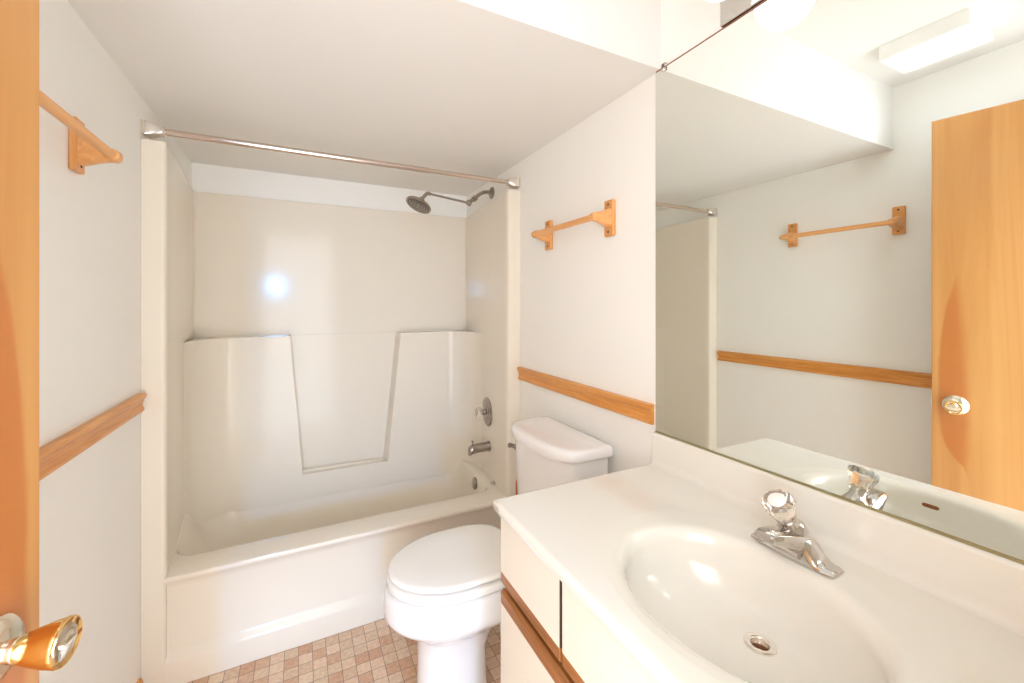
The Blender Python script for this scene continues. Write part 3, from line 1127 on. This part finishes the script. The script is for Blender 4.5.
cl['label'] = 'clear plastic mirror clip'

# ------------------------------------------------------------------ vanity light bar
LB = thing('vanity_light', (W, -1.48, 2.20), 'mirrored light bar with round white globe bulbs above the mirror', 'wall lamp')
bm = bmesh.new()
box(bm, W - 0.013, W - 0.0005, -1.790, -1.168, 2.1405, 2.262)
link_mesh('back_bar', bm, M['chrome'], LB, smooth=30, bevel=0.003)
for yc in (-1.262, -1.478, -1.694):
    bm = bmesh.new()
    lathe(bm, (W - 0.013, yc, 2.196), (-1, 0, 0), [(0, 0.030), (0.004, 0.030), (0.006, 0.023), (0.043, 0.023), (0.045, 0.018)], 28)
    sk = link_mesh('socket', bm, M['chrome'], LB)
    bm = bmesh.new()
    prof = [(0.0, 0.016), (0.006, 0.020)]
    for k in range(2, 17):
        a = PI * k / 16
        prof.append((0.072 - 0.070 * math.cos(a) + 0.002, 0.070 * math.sin(a) + 0.0001))
    lathe(bm, (W - 0.054, yc, 2.196), (-1, 0, 0), prof, 32)
    link_mesh('globe_bulb', bm, M['globe'], LB, smooth=80)

# ------------------------------------------------------------------ ceiling lamp
CL = thing('ceiling_lamp', (0.345, -1.2, ZC), 'square white ceiling lamp with a lit diffuser, seen in the mirror', 'ceiling lamp')
lx0, lx1, ly0, ly1 = 0.235, 0.452, -1.335, -1.078
bm = bmesh.new()
zl = 2.376
for q in ((lx0, lx1, ly0, ly0 + 0.022), (lx0, lx1, ly1 - 0.022, ly1), (lx0, lx0 + 0.022, ly0 + 0.022, ly1 - 0.022), (lx1 - 0.022, lx1, ly0 + 0.022, ly1 - 0.022)):
    box(bm, q[0], q[1], q[2], q[3], zl, ZC - 0.0005)
bmesh.ops.remove_doubles(bm, verts=bm.verts[:], dist=1e-5)
link_mesh('housing', bm, M['white'], CL, smooth=20)
bm = bmesh.new()
ix0, ix1, iy0, iy1 = lx0 + 0.022, lx1 - 0.022, ly0 + 0.022, ly1 - 0.022


def dring(ins, z, cut=0.012):
    a, b, c, d = ix0 + ins, ix1 - ins, iy0 + ins, iy1 - ins
    return [(a + cut, c, z), (b - cut, c, z), (b, c + cut, z), (b, d - cut, z), (b - cut, d, z), (a + cut, d, z), (a, d - cut, z), (a, c + cut, z)]


loft(bm, [dring(0.0005, zl + 0.014), dring(0.0005, zl + 0.004), dring(0.006, zl + 0.0015)])
link_mesh('diffuser', bm, M['diffuser'], CL, smooth=30)

# ------------------------------------------------------------------ open door with its knob
E0 = Vector((0.2036, -1.154, 0))
dd = Vector((-0.205, -0.979, 0)).normalized()
DW = 0.80
door = bpy.data.objects.new('door_1', None)
COL.objects.link(door)
door.location = E0
door.rotation_euler = (0, 0, math.atan2(dd.y, dd.x))
tag(door, 'honey birch slab door standing open against the left wall', 'door', kind='structure')


def local_mesh(name, bm, material, parent, **k):
    o = link_mesh(name, bm, material, None, **k)
    o.parent = parent
    return o


# door space: x runs from the lock edge to the hinge, y out of the room face, z up
bm = bmesh.new()
box(bm, 0.0, DW, -0.035, 0.0, 0.012, 2.153)
slab_ = local_mesh('door_slab', bm, M['birch'], door, smooth=30, bevel=0.002, segs=2)
KX, KZ = 0.068, 0.995
for s in (1, -1):
    base = 0.0 if s > 0 else -0.035
    knob = None
    bm = bmesh.new()
    lathe(bm, (KX, base, KZ), (0, s, 0), [(0, 0.038), (0.003, 0.038), (0.008, 0.033), (0.012, 0.018), (0.014, 0.0125), (0.018, 0.0115), (0.020, 0.0135), (0.024, 0.0135), (0.026, 0.0120)], 40)
    ro = local_mesh('rosette', bm, M['pale_brass'], door)
    ro['label'] = 'pale brass rosette'
    bm = bmesh.new()
    prof = [(0.025, 0.0125), (0.028, 0.0150), (0.036, 0.0178), (0.046, 0.0212), (0.056, 0.0242), (0.063, 0.0256), (0.066, 0.0262), (0.068, 0.0268), (0.070, 0.0262), (0.071, 0.0245), (0.0695, 0.021), (0.0685, 0.012), (0.0685, 0)]
    if s < 0:
        prof = [(a_ * 0.8, r_) for a_, r_ in prof]
    lathe(bm, (KX, base, KZ), (0, s, 0), prof, 48)
    kn_ = local_mesh('knob', bm, M['brass'], door)
    kn_['label'] = 'flared polished brass knob'
    if s > 0:
        bm = bmesh.new()
        lathe(bm, (KX, 0.0680, KZ), (0, 1, 0), [(0, 0.0195), (0.0016, 0.0190), (0.0026, 0.015), (0.0030, 0)], 36)
        box(bm, KX - 0.010, KX + 0.010, 0.069, 0.0745, KZ - 0.0018, KZ + 0.0018)
        bt = link_mesh('privacy_button', bm, M['pale_brass'], None, smooth=30)
        bt.parent = kn_
bm = bmesh.new()
box(bm, -0.0018, 0.001, -0.030, -0.005, KZ - 0.028, KZ + 0.028)
lt = local_mesh('latch_plate', bm, M['pale_brass'], door, smooth=0)
for hz in (0.25, 1.08, 1.95):
    bm = bmesh.new()
    lathe(bm, (DW + 0.004, 0.004, hz - 0.045), (0, 0, 1), [(0, 0.004), (0.001, 0.0055), (0.089, 0.0055), (0.09, 0.004)], 14)
    local_mesh('hinge', bm, M['brass'], door)
